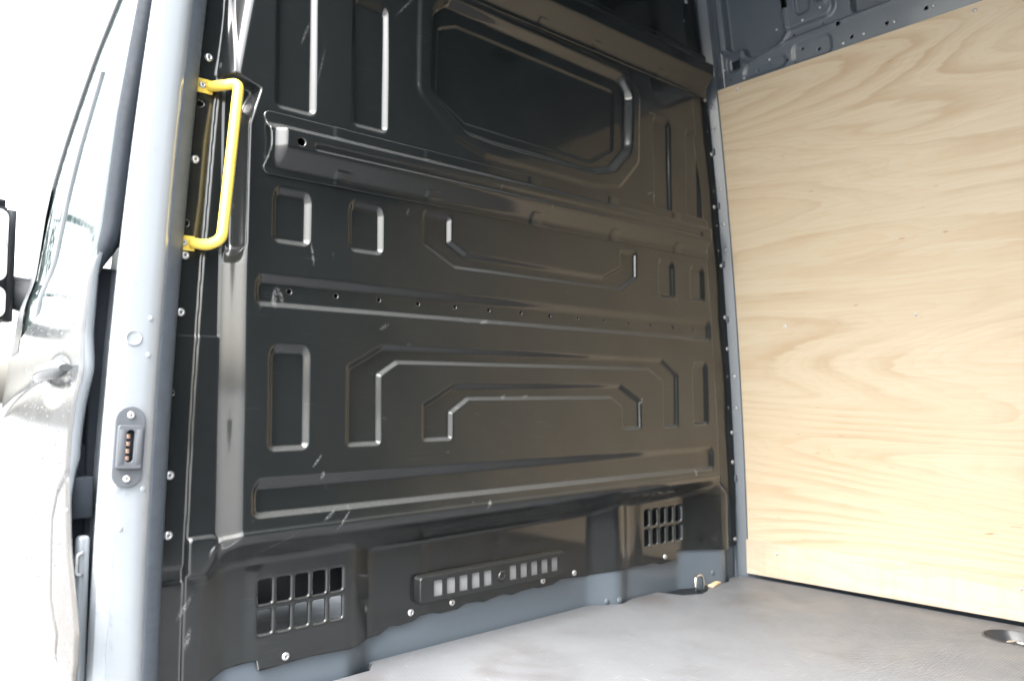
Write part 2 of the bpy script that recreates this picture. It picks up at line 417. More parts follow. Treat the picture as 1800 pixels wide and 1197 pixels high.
# ------------------------------------------------------------------ shape of the van body
def tl(Z): return .0325*np.asarray(Z)**2*np.sign(Z)      # the sides lean in with height
def tr(Z): return .053*np.asarray(Z)**2*np.sign(Z)
def wallX(Z): return 1.757-.046*np.maximum(np.asarray(Z), 0)**2   # inner face of the far side
LOWD = [(-.2, .029), (.066, .029), (.118, .062), (.385, .062), (.452, .102), (1.135, .102), (1.205, .056), (1.225, .056), (1.265, .070), (1.495, .070), (1.63, .004), (1.645, .004), (1.69, .034), (2, .034)]
def lowdepth(x):
    e = .011
    return sum(interp(LOWD, x+k*e) for k in (-1, -.6, -.3, 0, .3, .6, 1))/7
BOT = [(-.05, .0), (.067, .020), (.092, .056), (.128, .067), (.1855, .070), (.1865, .050), (.287, .055), (.415, .049), (.474, .052), (.502, .065), (.525, .062), (.561, .065), (.581, .073), (.618, .072), (.639, .067), (.691, .068), (.713, .076), (.751, .074), (.768, .070), (.791, .074), (.831, .078), (.861, .072), (.886, .076), (.932, .078), (.952, .074), (1.001, .075), (1.028, .084), (1.062, .082), (1.123, .078), (1.201, .088), (1.258, .084), (1.371, .085), (1.399, .077), (1.4715, .080), (1.4725, .105), (1.588, .102), (1.697, .092), (1.80, .095)]

PRESS = [  # pressed-in fields: rectangles (x0,x1,z0,z1) and outlines, all about 12 mm deep
    (.173, .262, 1.101, 1.388), (.338, .428, 1.104, 1.388), (1.318, 1.402, 1.086, 1.368), (1.472, 1.55, 1.086, 1.362),
    (.172, .254, .843, .957), (.334, .419, .845, .957), (1.331, 1.408, .836, .952), (1.481, 1.556, .837, .949),
    (.170, .256, .455, .659), (1.484, 1.562, .470, .664)]
POLYS = [
    [(.515, .957), (.515, .883), (.604, .839), (1.168, .839), (1.238, .880), (1.238, .954), (1.166, .952), (1.166, .904), (1.096, .872), (.639, .878), (.596, .900), (.596, .956)],
    [(.333, .457), (.333, .616), (.416, .662), (1.343, .661), (1.416, .617), (1.412, .467), (1.342, .467), (1.341, .596), (1.279, .628), (.455, .623), (.416, .598), (.416, .457)],
    [(.515, .460), (.515, .539), (.599, .583), (1.162, .587), (1.247, .544), (1.247, .466), (1.166, .466), (1.162, .528), (1.123, .549), (.644, .547), (.599, .519), (.599, .460)]]
WIN_O = [(.497, 1.215), (.600, 1.133), (.690, 1.108), (1.06, 1.104), (1.17, 1.121), (1.254, 1.205), (1.264, 1.405), (1.215, 1.462), (.56, 1.482), (.50, 1.44)]
WIN_M = [(.527, 1.226), (.637, 1.148), (.72, 1.141), (1.07, 1.140), (1.15, 1.160), (1.222, 1.232), (1.232, 1.40), (1.19, 1.448), (.575, 1.462), (.532, 1.42)]
WIN_I = [(.560, 1.228), (.645, 1.181), (1.07, 1.175), (1.164, 1.226), (1.172, 1.398), (.62, 1.412), (.565, 1.39)]
HOLES = [(.215+.0992*k, .756, .0046) for k in range(14)]
LSCREW_Z = [1.177, .983, .808, .706, .423, .321, 1.36, 1.55]
VENT_L = [(.185+.0375*k, .213+.0375*k, z0, z1) for k in range(5) for z0, z1 in ((.170, .215), (.115, .160))]
VENT_R = [(1.330+.0365*k, 1.354+.0365*k, z0, z1) for k in range(5) for z0, z1 in ((.189, .235), (.134, .180))]
def hole_sd(x, z):
    d = np.full(x.shape, 1e3)
    for a, b, c, e in VENT_L+VENT_R:
        s = (x > a-.02) & (x < b+.02) & (z > c-.02) & (z < e+.02)
        if s.any(): d[s] = np.minimum(d[s], box_sd(x[s], z[s], a, b, c, e, .005))
    return d
def small_sd(x, z):
    d = np.full(x.shape, 1e3)
    for a, b, r in HOLES+[(.048, 1.088, .0055), (.027, .865, .0055), (.009, .564, .0045)]:
        s = (abs(x-a) < .02) & (abs(z-b) < .02)
        if s.any(): d[s] = np.minimum(d[s], np.hypot(x[s]-a, z[s]-b)-r)
    return d
def panel_domain(x, z):
    d = np.maximum(interp(BOT, x)-z, z-1.885)
    d = np.maximum(d, (-.003+tl(z))-x); d = np.maximum(d, x-(1.752-tr(z)))
    d = np.maximum(d, -hole_sd(x, z)); return np.maximum(d, -small_sd(x, z))
def emboss(y, x, z, sdf, r, w, bb):
    s = (x > bb[0]-.06) & (x < bb[1]+.06) & (z > bb[2]-.06) & (z < bb[3]+.06)
    if s.any(): y[s] += r*SM(1-sdf(x[s], z[s])/w)
def bbox(P): return min(p[0] for p in P), max(p[0] for p in P), min(p[1] for p in P), max(p[1] for p in P)
def panel_depth(x, z):
    x = np.asarray(x, float); z = np.asarray(z, float)
    t, tR = tl(z), tr(z)
    # left return: ramp facing the open door, its outline stepping in above the handle
    xl = interp([(0, .088), (.80, .090), (.835, .097), (1.06, .104), (1.13, .140), (1.145, .071), (1.30, .094), (1.9, .17)], z)
    xr = interp([(0, .131), (.80, .127), (1.06, .129), (1.135, .149), (1.15, .107), (1.30, .132), (1.9, .21)], z)
    up_ = SM((z-1.118)/.03)
    y = .030*(1-SM((x-xl)/(xr-xl)*.92+.04))
    # long finger pressed into the ramp
    y += .0035*SM(1-box_sd(x, z, .103, .121, .83, 1.085, .008)/.005)*(z > .8)*(z < 1.12)
    ridge = .0055*(1-SM((x-(.034+t))/.006))
    y += .002*SM((z-.664)/.003)*(x < .088)-.002*SM((z-.822)/.003)*(x < .10)
    y += .030*SM((x-(1.612-tR*.9))/.035)
    # low-frequency wander of the sheet
    y += .0005*np.sin(x*17+1.3)*np.sin(z*13+.4)+.0004*np.sin(x*31+z*23)
    for a, b, c, d in PRESS:
        w = .0128; emboss(y, x, z, lambda X, Z: press_sd(X, Z, a, b, c, d, w, .004), .0098, w, (a, b, c, d))
    for P in POLYS:
        w = .0112; Q = inset(P, w); emboss(y, x, z, lambda X, Z: drawn_sd(Q, X, Z), .0092, w, bbox(P))
    for a, b, c, d in ((.141, 1.583, .722, .788), (.143, 1.583, .336, .412)):
        w = .013; emboss(y, x, z, lambda X, Z: press_sd(X, Z, a, b, c, d, w, .005), .011, w, (a, b, c, d))
    emboss(y, x, z, lambda X, Z: round_sd(WIN_O, X, Z, .012, .035), -.005, .014, bbox(WIN_O))
    emboss(y, x, z, lambda X, Z: round_sd(WIN_M, X, Z, .022, .030), .022, .022, bbox(WIN_M))
    emboss(y, x, z, lambda X, Z: round_sd(WIN_I, X, Z, .008, .012), .004, .008, bbox(WIN_I))
    emboss(y, x, z, lambda X, Z: box_sd(X, Z, .047, .088, .252, .308, .006), -.006, .009, (.03, .105, .25, .32))
    # the foot of the sheet is set back round the seat boxes
    zt = interp([(0, .262), (.060, .255), (.100, .298), (.13, .306), (1.62, .318), (1.66, .300), (1.70, .27), (1.8, .2)], x)
    low = lowdepth(x); wlow = SM((zt-z)/(.034+.45*np.maximum(low, .02)))
    for a, b, c, d, h in ((.17, .60, .03, .268, .005), (1.300, 1.70, .06, .275, .006)):
        low = low-h*SM(1-box_sd(x, z, a+.02, b-.02, c+.02, d-.02, .02)/.034)
    bead = -.003*np.exp(-((z-zt-.004)/.006)**2)*(x > .08)*(x < 1.66)
    y = y*(1-wlow)+low*wlow+bead+ridge-.0018*(SM((z-.262)/.004)-SM((z-.238)/.004))*(x < .034+t)
    # rims of the vents roll in
    h = hole_sd(x, z); y += .0028*SM(1-h/.0045)
    return y

# scuffs: specific marks first, then a scatter of small ones
SCUFF = [(.040, .195, .003, .018, 30, .6), (.046, .142, .0035, .014, 12, .75), (.185, .742, .004, .016, 10, .8), (.197, .748, .003, .013, -20, .6), (.285, .407, .003, .006, 0, 1.), (.272, .435, .002, .012, 40, .6),
         (.70, .315, .004, .008, 20, .8), (1.49, .335, .004, .008, 5, .9), (.69, .727, .0025, .012, 75, .7), (1.247, .545, .003, .007, 20, .8), (.75, .556, .003, .007, 60, .7), (.82, .557, .002, .008, 80, .7),
         (.257, .832, .0015, .017, -8, .7), (.42, .70, .003, .010, 60, .4), (.20, .285, .002, .03, 60, .35), (.30, .33, .003, .012, 50, .5), (.33, .318, .002, .02, 40, .5), (1.315, 1.366, .002, .012, 88, .6), (1.315, 1.12, .002, .014, 10, .5), (1.30, 1.13, .002, .012, 70, .5),
         (.27, 1.21, .0015, .03, 12, .3), (.24, 1.27, .002, .02, 20, .4), (.47, 1.40, .002, .03, 40, .5)]
for _ in range(45):
    SCUFF.append((RNG.uniform(.1, 1.6), RNG.uniform(.32, 1.1), RNG.uniform(.001, .002), RNG.uniform(.002, .009), RNG.uniform(-90, 90), RNG.uniform(.08, .32)))
def wear(x, z):
    w = np.zeros(len(x))
    for cx, cz, a, b, ang, s in SCUFF:
        k = (abs(x-cx) < .05) & (abs(z-cz) < .05); dx, dz = x[k]-cx, z[k]-cz; c, q = math.cos(R(ang)), math.sin(R(ang))
        u, v = dx*c-dz*q, dx*q+dz*c
        w[k] = np.maximum(w[k], s*SM(1.6-np.hypot(u/a, v/b)))
    return w

# ------------------------------------------------------------------ ground and van shell
struct(link('ground', pydata('ground', [(-900, -900, -.66), (900, -900, -.66), (900, 900, -.66), (-900, 900, -.66)], [(0, 1, 2, 3)]), MGROUND, None, False))

def floor_outline():
    p = [(-.06, -3.25), (1.748, -3.25), (1.748, -.004)]
    for x in np.arange(1.72, .43, -.012): p.append((float(x), float(lowdepth(np.array([x]))[0])-.004))
    p[-1:] = [(.452, .085), (.438, .070), (.425, .052)]
    p += [(.06, .045), (-.06, .0)]
    return p
def stadium(cx, cy, L, w, n=10, rot=0):
    o = []
    for s in (1, -1):
        for k in range(n+1):
            a = R(-90+180*k/n)+(0 if s > 0 else math.pi); o.append((w*math.cos(a)+s*L, w*math.sin(a)))
    c, q = math.cos(rot), math.sin(rot); return [(cx+x*c-y*q, cy+x*q+y*c) for x, y in o]
TIE2 = (1.632, -.800)
RING1 = [(1.375, .048), (1.392, -.004), (1.468, -.020), (1.56, -.008), (1.565, .035)]
fl_loops = [floor_outline(), stadium(*TIE2, .045, .055, rot=R(90))]
# bite out of the front edge for the corner lashing point
o = fl_loops[0]; i0 = min(i for i, q in enumerate(o) if 1 < i and q[0] < 1.56 and q[1] > -.01); i1 = min(i for i, q in enumerate(o) if i > i0 and q[0] < 1.385)
fl_loops[0] = o[:i0]+[(1.545, .000), (1.500, -.022), (1.460, -.034), (1.405, -.006)]+o[i1:]
me = outline2d('floor', fl_loops, .014); me.transform(Matrix.Translation((0, 0, -.007)))
flo = struct(link('floor', me, MFLOOR, None, False))
pan = link('floor_pan', rbox('floor_pan', (1.92, 3.36, .02), (.86, -1.57, -.060), 0), MSTEEL, flo)
# lashing pan below the oval
L2 = stadium(*TIE2, .045, .055, rot=R(90)); L3 = stadium(*TIE2, .035, .040, rot=R(90)); L1 = stadium(*TIE2, .045, .060, rot=R(90))
rows = [[(x, y, .0012) for x, y in L1], [(x, y, .0018) for x, y in L2], [(x, y, -.004) for x, y in stadium(*TIE2, .045, .0535, rot=R(90))], [(x, y, -.030) for x, y in L3]]
me = loft('lashing_pan', rows, True); bm = bmesh.new(); bm.from_mesh(me); bm.verts.ensure_lookup_table(); n = len(L3); bm.faces.new([bm.verts[3*n+k] for k in range(n)]); me = bm_mesh(bm, 'lashing_pan')
link('lashing_pan', me, MDARKP, flo, True, 40)

link('cutout_shade', rbox('cutout_shade', (.15, .09, .004), (1.462, .030, -.0135), .001), MRUB, flo)  # thin dark slab added as the shade inside the edge cut-out
# steel cross member under the partition
rows = []
xs_ = np.arange(-.01, 1.742, .010); dd = lowdepth(xs_)+.0065
for z, b in ((-.05, 0), (-.002, 0), (.012, .0), (.06, .0), (.085, .0), (.106, .001), (.112, .008)):
    rows.append([(float(a), float(c+b), z) for a, c in zip(xs_, dd)])
xm = link('cross_member', loft('cross_member', rows), MSTEEL); struct(xm)
m_ = xm.modifiers.new('thickness', 'SOLIDIFY'); m_.thickness = .003; m_.offset = -1
# weld pips along its foot
for a, z in ((1.182, .006), (1.215, .005), (1.60, .03)):
    me = lathe('weld_bead', [(.010, 0), (.008, .003), (.004, .0045)], 12); o = link('weld_bead', me, MSTEEL, xm); o.location = (a, float(lowdepth(np.array([a]))[0])+.0065, z)

# far side wall: corner post flange beside the partition, inner skin above the boarding
rows = []
prof = [(-.012, .070), (-.012, .038), (-.014, .030), (-.010, .020), (-.002, .004), (.010, -.002), (.016, -.010), (.016, -.030)]
for z in np.linspace(-.02, 1.90, 60): rows.append([(float(wallX(z))+a, b, float(z)) for a, b in prof])
post = link('corner_post', loft('corner_post', rows), MSTEEL, None, True, 35)
tag(post, 'narrow blue grey steel corner post between the black bulkhead and plywood', 'post')
# clips and spots along the post
for z in (.80, .975, 1.16, 1.33, .30):
    o = link('clip', rbox('clip', (.012, .006, .020), (0, 0, 0), .0015), MSTEEL, post); o.location = (float(wallX(z))-.016, .026, z)
for z in (.62, 1.02, 1.10, 1.21, 1.40, 1.47, .52):
    o = link('plug', lathe('plug', [(.0045, 0), (.004, .0015), (.002, .002)], 10, '-X'), MZINC, post); o.location = (float(wallX(z))-.010, .017, z)

def cantX(Y, Z): return wallX(Z)
CA = {}
def side_depth(y, z):
    """relief of the cant rail, positive = set back (outwards)"""
    d = np.zeros(y.shape)
    POC = [(-.232, 1.90), (-.232, 1.625), (-.215, 1.607), (-.125, 1.590), (-.108, 1.600), (-.100, 1.625), (-.060, 1.628), (-.045, 1.640), (-.045, 1.90)]
    q = poly_sd(POC, y, z)
    d += .030*SM(1-q/.006)                                                      # deep pocket
    d -= .006*SM(1-abs(q-.018)/.007)                                            # bead round it
    for y0 in (-.80, -1.25, -1.70, -2.15): d += .030*SM(1-box_sd(y, z, y0, y0+.36, 1.61, 1.85, .012)/.006)
    d += .012*SM(1-box_sd(y, z, -.082, -.043, 1.566, 1.604, .008)/.005)
    d -= .010*SM(1-box_sd(y, z, -.385, -.236, 1.628, 1.90, .02)/.012)           # bracket stamped over it
    d += .007*SM(1-box_sd(y, z, -.318, -.285, 1.655, 1.90, .012)/.008)
    d -= .007*SM(1-abs(box_sd(y, z, -.378, -.345, 1.66, 1.90, .014))/.006)
    d -= .004*SM(1-abs(z-1.590+.02*(y+.1))/.007)*(y < -.13)
    d += .005*SM(1-box_sd(y, z, -.225, -.10, 1.535, 1.556, .01)/.012)
    d += .005*SM(1-box_sd(y, z, -.365, -.262, 1.528, 1.570, .012)/.012)
    d -= .003*SM(1-abs(y+.020)/.006)
    return d
RAILH = [(-.012, 1.558, .0050), (-.045, 1.541, .0032), (-.140, 1.543, .0040), (-.236, 1.542, .0038), (-.284, 1.560, .0038), (-.333, 1.544, .0045), (-.264, 1.604, .0032), (-.353, 1.606, .0030), (-.396, 1.592, .0055), (-.430, 1.544, .0045), (-.526, 1.548, .0045), (-.626, 1.551, .0045), (-.030, 1.632, .0032), (-.30, 1.70, .003)]
def rail_dom(y, z):
    d = np.maximum(1.515-z, z-1.90); d = np.maximum(d, np.maximum(-3.22-y, y+.006))
    for a, b, r in RAILH: d = np.maximum(d, -(np.hypot(y-a, z-b)-r))
    for a, b, c, e in ((-.077, -.048, 1.571, 1.599), (-.257, -.236, 1.684, 1.712)): d = np.maximum(d, -box_sd(y, z, a, b, c, e, .004))
    return d
ys_ = np.concatenate([np.arange(-3.22, -.8, .02), np.arange(-.8, -.003, .0025)]); zs_ = np.concatenate([np.arange(1.51, 1.80, .0025), np.arange(1.80, 1.91, .01)])
# the sheet is modelled facing -Y, then turned to face -X
me = height_sheet('side_wall', -ys_[::-1], zs_, lambda a, z: side_depth(-a, z), lambda a, z: rail_dom(-a, z), .003)
co = np.empty(len(me.vertices)*3, np.float32); me.vertices.foreach_get('co', co); co = co.reshape(-1, 3)
n3 = np.stack([wallX(co[:, 2])+.006+co[:, 1], -co[:, 0], co[:, 2]], 1); me.vertices.foreach_set('co', n3.astype(np.float32).ravel()); me.update()
rail = struct(link('side_wall', me, MSTEEL))
# outer skin of the van behind it all
rows = [[(1.85-.05*max(z, 0)**2, y, z) for y in (1.3, .2, -3.3)] for z in np.linspace(-.3, 1.98, 18)]
outer = struct(link('outer_wall', loft('outer_wall', rows), MSTEEL))
roof = struct(link('roof', rbox('roof', (1.80, 4.3, .03), (.86, -1.15, 1.945), .005), MSTEEL))
for k in range(7):
    link('roof_bow', rbox('roof_bow', (1.62, .05, .03), (.86, -.45-.42*k, 1.912), .006), MSTEEL, roof)
back = struct(link('rear_wall', rbox('rear_wall', (1.84, .04, 2.0), (.86, -3.27, .93), .005), MSTEEL))
rows = [[(-.07+.045*z*z-a, y, z) for y, a in ((-1.58, 0.02), (-1.585, 0.), (-3.27, 0.))] for z in np.linspace(-.25, 1.95, 16)]
near = struct(link('near_wall', loft('near_wall', rows), MSTEEL))
hdr = struct(link('door_header', rbox('door_header', (.07, 1.58, .13), (.075, -.80, 1.885), .01), MSTEEL_LIT))
sill = struct(link('door_sill', rbox('door_sill', (.07, 1.60, .20), (-.085, -.83, -.112), .012), MSTEEL_LIT))

# rivets on the cant rail
def rivet(parent, m, loc, r=.0045, axis='-X', name='rivet'):
    o = link(name, lathe(name, [(r, 0), (r*.9, r*.35), (r*.5, r*.62)], 12, axis), m, parent); o.location = loc; return o
for y, z in ((-.199, 1.652), (-.092, 1.532), (-.405, 1.534), (-.463, 1.541), (-.545, 1.545), (-.644, 1.550), (-.18, 1.562), (-.026, 1.575), (-.30, 1.632), (-.355, 1.648)):
    xx = float(wallX(z))+.006+float(side_depth(np.array([y]), np.array([z]))[0]); rivet(rail, MZINC, (xx, y, z), .004)

# ------------------------------------------------------------------ bulkhead
bulk = thing('bulkhead', 'tall black painted steel bulkhead pressed with ribs, arches and vent slots', 'bulkhead', (0, 0, 0))
xs_ = np.arange(-.008, 1.757, .0025)
zs_ = np.concatenate([np.arange(.014, 1.50, .0025), np.arange(1.50, 1.89, .005)])
panel = link('panel', height_sheet('panel', xs_, zs_, panel_depth, panel_domain, .004, wear), MB, bulk)

def beam_mesh(name, x0, x1, zb, zt, prof, joggles, hole=None, groove=None):
    """top-hat rail on the sheet: prof maps height to how far it stands proud"""
    def dom(x, z):
        d = box_sd(x, z, x0, x1, zb, zt, .012)
        zc = (z-(zb+zt)/2)/((zt-zb)/2)
        d = np.maximum(d, (x0+.010*np.clip(1-zc*zc*1.6, 0, 1))-x)      # scalloped mouth at the end
        if hole: d = np.maximum(d, hole[2]-np.hypot(x-hole[0], z-hole[1]))
        return d
    def dep(x, z):
        p = sum(interp(prof, z+k*.0025) for k in (-1, -.5, 0, .5, 1))/5
        e = SM((x-x0-.016)/.020)*.55+.45; e = np.where(x > (x0+x1)/2, SM((x1-x)/.022), e)
        y = -.003-p*e
        if groove:
            a, b, g0, g1 = groove; y = y+.004*SM(1-box_sd(x, z, a, b, g0, g1, .004)/.006)
        for j in joggles: y = y-.0022*SM((x-j+.004)/.008)*SM((j+.045-x)/.035)*(p < .012)
        return y+np.interp(x, [x0, x1], [0, 0])
    xs = np.arange(x0-.005, x1+.006, .003); zs = np.arange(zb-.004, zt+.005, .002)
    return height_sheet(name, xs, zs, dep, dom, .006, wear)
link('crossbeam', beam_mesh('crossbeam', .152, 1.572, .972, 1.092,
     [(.95, 0), (.984, 0), (.988, .002), (1.017, .0255), (1.023, .029), (1.054, .030), (1.058, .029), (1.068, .002), (1.071, 0), (1.2, 0)],
     (.30, .52, .83, 1.12, 1.40), (.214, 1.036, .008), (.245, 1.50, 1.030, 1.038)), MB, bulk)
link('crossbeam', beam_mesh('crossbeam_upper', .16, 1.585, 1.475, 1.612,
     [(1.40, 0), (1.484, 0), (1.488, .002), (1.524, .036), (1.531, .041), (1.560, .042), (1.565, .040), (1.578, .012), (1.584, .010), (1.590, .010), (1.598, .001), (1.7, 0)],
     (.45, .86, 1.06, 1.33), None, None), MB, bulk)

# screws: zinc button heads with a socket
SCREW = lathe('screw_head', [(.0076, 0), (.0078, .0012), (.0068, .0030), (.0048, .0042), (.0030, .0046), (.0026, .0030)], 20)
SOCK = lathe('socket', [(.0027, .0032), (.0010, .0031)], 10)
def screw(parent, loc, rot=(0, 0, 0), s=1., m=MZINC):
    o = link('screw', SCREW, None, parent); o.location = loc; o.rotation_euler = rot; o.scale = (s, s, s)
    if not SCREW.materials: SCREW.materials.append(MZINC)
    k = link('socket', SOCK, None, o)
    if not SOCK.materials: SOCK.materials.append(MSOCK)
    return o
def pd(x, z): return float(panel_depth(np.array([x]), np.array([z]))[0])
for x, z in ((.061, 1.177), (.041, .983), (.028, .808), (.023, .706), (.011, .423), (.011, .321), (.075, 1.36)): screw(bulk, (x, pd(x, z)-.0003, z))
for x, z in ((1.486, 1.758), (1.492, 1.701), (1.533, 1.782), (1.514, 1.653), (1.622, 1.490), (1.652, 1.322), (1.660, 1.153), (1.690, .969), (1.705, .806), (1.713, .707), (1.727, .443), (1.726, .351), (1.735, .112)):
    screw(bulk, (x, pd(x, z)-.0003, z), s=.85)
for x, z in ((.241, .066), (.555, .084), (.673, .085), (.964, .090), (1.079, .093), (1.418, .095)): screw(bulk, (x, pd(x, z)-.0003, z))
# raised slotted housing of the centre vent
slots = [rrect(.602+.0362*k, .627+.0362*k, .114, .149, .003) for k in range(5)]+[rrect(.828+.0355*k, .851+.0355*k, .116, .150, .003) for k in range(5)]
hx, hz = .803, .130
knob = [(hx-.013, hz), (hx-.005, hz+.014), (hx+.007, hz+.012), (hx+.013, hz), (hx+.006, hz-.013), (hx-.006, hz-.013)]
vg = link('vent_grille', outline2d('vent_grille', [rrect(.568, 1.022, .104, .159, .006)]+slots, .004, 'XZ', .0008), MB, bulk, True, 40); vg.location.y = .076
rows = []
for a, y in ((0, .0765), (.0025, .0790), (.004, .100)): rows.append([(x, y, z) for x, z in rrect(.568-a, 1.022+a, .104-a, .159+a, .006+a)])
link('vent_surround', loft('vent_surround', rows, True), MB, vg)
vg.children[0].location.y = -.076
o = link('latch', lathe('latch', [(.014, 0), (.013, .003), (.009, .0045), (.008, .001), (.003, .001)], 6), MB, vg); o.location = (hx, -.002, hz)

link('daylight_block', rbox('daylight_block', (1.62, .012, 1.50), (.868, .075, 1.085), .003), MDARKP, bulk)  # black sheets added behind the holes so no daylight shows through
link('daylight_block', rbox('daylight_block_edge', (.12, .010, 1.30), (.06, .058, .96), .003), MDARKP, bulk)
# what shows through the slots: cab floor, added pale felt and dark box, a cable and a scrap of paper
cf = struct(link('cab_floor', rbox('cab_floor', (1.70, 1.30, .02), (.87, .79, .03), .002), MCABF))
sb = link('added_felt_sheet', rbox('slot_backdrop', (.44, .004, .048), (.797, .0835, .1315), .001), MGREYP); tag(sb, 'pale grey felt sheet added close behind the centre vent slots to catch light', 'felt sheet')  # pale sheet added right behind the slots so they look lit
sb2 = link('slot_backdrop', rbox('seat_base_side', (.30, .36, .28), (1.56, .40, .18), .02), MDARKP); tag(sb2, 'dark plastic seat base behind the vent slots beside the plywood', 'seat base')
sbl = link('slot_backdrop', rbox('dark_box_near', (.44, .40, .40), (.30, .37, .325), .02), MDARKP); tag(sbl, 'dark box added as a seat base to shade the vent slots next to the door pillar', 'seat base')  # dark box added close behind the vents to darken the upper row
dk = link('cab_dashboard', rbox('cab_dashboard', (1.46, .25, 1.0), (1.02, 1.25, .52), .05), MDARKP); tag(dk, 'dark dashboard deep in the cab behind the vent slots', 'dashboard')
bm = bmesh.new(); bmesh.ops.create_icosphere(bm, subdivisions=3, radius=.03)
for v in bm.verts:
    q = v.co*60; v.co *= .72+.28*math.sin(q.x*1.7+q.y)*math.sin(q.z*1.3-q.x*.6); v.co.z *= .55
pp = link('paper', bm_mesh(bm, 'paper'), MPAPER, None, False); pp.location = (.375, .165, .058); tag(pp, 'crumpled white paper lying behind the vent slots near the door pillar', 'paper')
cb = link('cable', tube('cable', smooth_path([(.22, .30, .06), (.30, .27, .19), (.37, .30, .15), (.45, .34, .20), (.60, .36, .12)], .04), .003, 8), MCABLE); tag(cb, 'thin dark red cable hanging behind the vent slots', 'cable')

# ------------------------------------------------------------------ grab handle
gh = thing('grab_handle', 'bright yellow tubular grab handle screwed to the bulkhead beside the door pillar', 'handle', (.03, .034, .82))
def loc(p): return (p[0]-.03, p[1]-.034, p[2]-.82)
path = smooth_path([loc(q) for q in ((.061, .0275, 1.121), (.066, .0200, 1.120), (.076, .002, 1.119), (.096, -.020, 1.122), (.070, -.022, .832), (.052, .000, .823), (.041, .0200, .828), (.036, .0275, .829))], .030, 8)
link('bar', tube('bar', path, .0098, 16, radii=[.0098 if 4 < i < len(path)-5 else .0085 for i in range(len(path))]), MYEL, gh)
for (x, z, dx) in ((.048, 1.121, .012), (.022, .829, .012)):
    y = pd(x, z)
    o = link('foot', rbox('foot', (.042, .005, .027), (0, 0, 0), .0022), MYEL, gh); o.location = loc((x, y-.0032, z))
    screw(gh, loc((x+.001, y-.0105 if False else y-.0058, z)), s=.82)

# ------------------------------------------------------------------ door pillar (body of the van at the side door)
pil = thing('door_pillar', 'blue grey door pillar coloured pale for daylight, with raindrops beside the bulkhead', 'pillar', (-.09, 0, -.1))
PROF = [  # X, Y, lean weight (0 inner lean, 1 outer lean)
    (-.004, .050, 0), (-.012, .012, 0), (-.037, -.012, .1), (-.041, -.0175, .1), (-.047, -.0240, .15), (-.056, -.0285, .2), (-.070, -.0308, .3), (-.092, -.0305, .5), (-.1000, -.0303, .6), (-.1004, -.0275, .6), (-.110, -.0266, .7),
    (-.1165, -.0235, .8), (-.1195, -.017, .85), (-.121, -.010, .9), (-.1205, -.003, .9), (-.117, .004, .95), (-.113, .014, 1), (-.112, .03, 1), (-.112, .07, 1)]
def lean(z, w): return (.0325*(1-w)+.046*w)*z*z*(1 if z > 0 else -1)
def pil_pt(k, z):
    x, y, w = PROF[k]; return (x+lean(z, w), y, z)
rows = [[pil_pt(k, float(z)) for k in range(len(PROF))] for z in np.linspace(-.12, 1.93, 70)]
rows = [[(x+.09, y, z+.1) for x, y, z in r] for r in rows]
link('post', loft('post', rows), MSTEEL_LIT, pil, True, 32)
# rubber edge trim pushed over the flange
tr_prof = [(-.004, .020), (-.009, .006), (-.015, -.002), (-.023, -.0085), (-.032, -.0145), (-.037, -.0172), (-.0405, -.0186), (-.0425, -.0180), (-.040, -.013)]
rows = [[(x+lean(float(z), .05)+.09, y+.0004*math.sin(z*900), z+.1) for x, y in tr_prof] for z in np.linspace(-.12, 1.93, 420)]
link('edge_trim', loft('edge_trim', rows), MTRIM, pil)
def on_face(x, z):
    """Y of the pillar face at X,Z"""
    return float(np.interp(x-lean(z, .4), [-.112, -.1004, -.092, -.070, -.056, -.047], [-.0266, -.0303, -.0305, -.0308, -.0285, -.0240]))
o = link('plug', lathe('plug', [(.0125, 0), (.0125, .0012), (.0115, .0018), (.0108, .0010), (.004, .0012)], 24), MSTEEL_LIT, pil); o.location = (-.073+.09, on_face(-.073, .652)-.0002, .652+.1)
for x, z in ((-.048, .685), (-.050, .625), (-.052, .41), (-.085, .35)):
    o = link('dimple', lathe('dimple', [(.0045, 0), (.0035, .0012), (.0015, .0012)], 12), MSTEEL_LIT, pil); o.location = (x+.09, on_face(x, z), z+.1)

def droplets(parent, n, sampler, off, rmin=.0008, rmax=.0022):
    bm = bmesh.new()
    for _ in range(n):
        p, nr = sampler(); r = rmin+(rmax-rmin)*random.random()**3
        mt = Matrix.Translation(Vector(p)-Vector(off)) @ Vector(nr).to_track_quat('Z', 'Y').to_matrix().to_4x4() @ Matrix.Diagonal((r, r*random.uniform(1, 1.3), r*.55, 1))
        bmesh.ops.create_icosphere(bm, subdivisions=1, radius=1, matrix=mt)
    o = link('raindrops', bm_mesh(bm, 'raindrops'), MDROP, parent); o['kind'] = 'stuff'; return o
def pil_sample():
    k = random.choice([2, 4, 6, 7, 7, 9, 9, 10, 10, 11, 11, 12, 12, 13, 13, 14]); z = random.uniform(-.05, 1.4) if random.random() < .5 else random.uniform(-.05, .45); t = random.random()
    a, b = Vector(pil_pt(k, z)), Vector(pil_pt(k+1, z)); d = b-a
    nr = Vector((d.y, -d.x, 0)); nr = nr if nr.y < 0 or nr.x < 0 else -nr
    return a+d*t, nr
droplets(pil, 900, pil_sample, (-.09, 0, -.1))

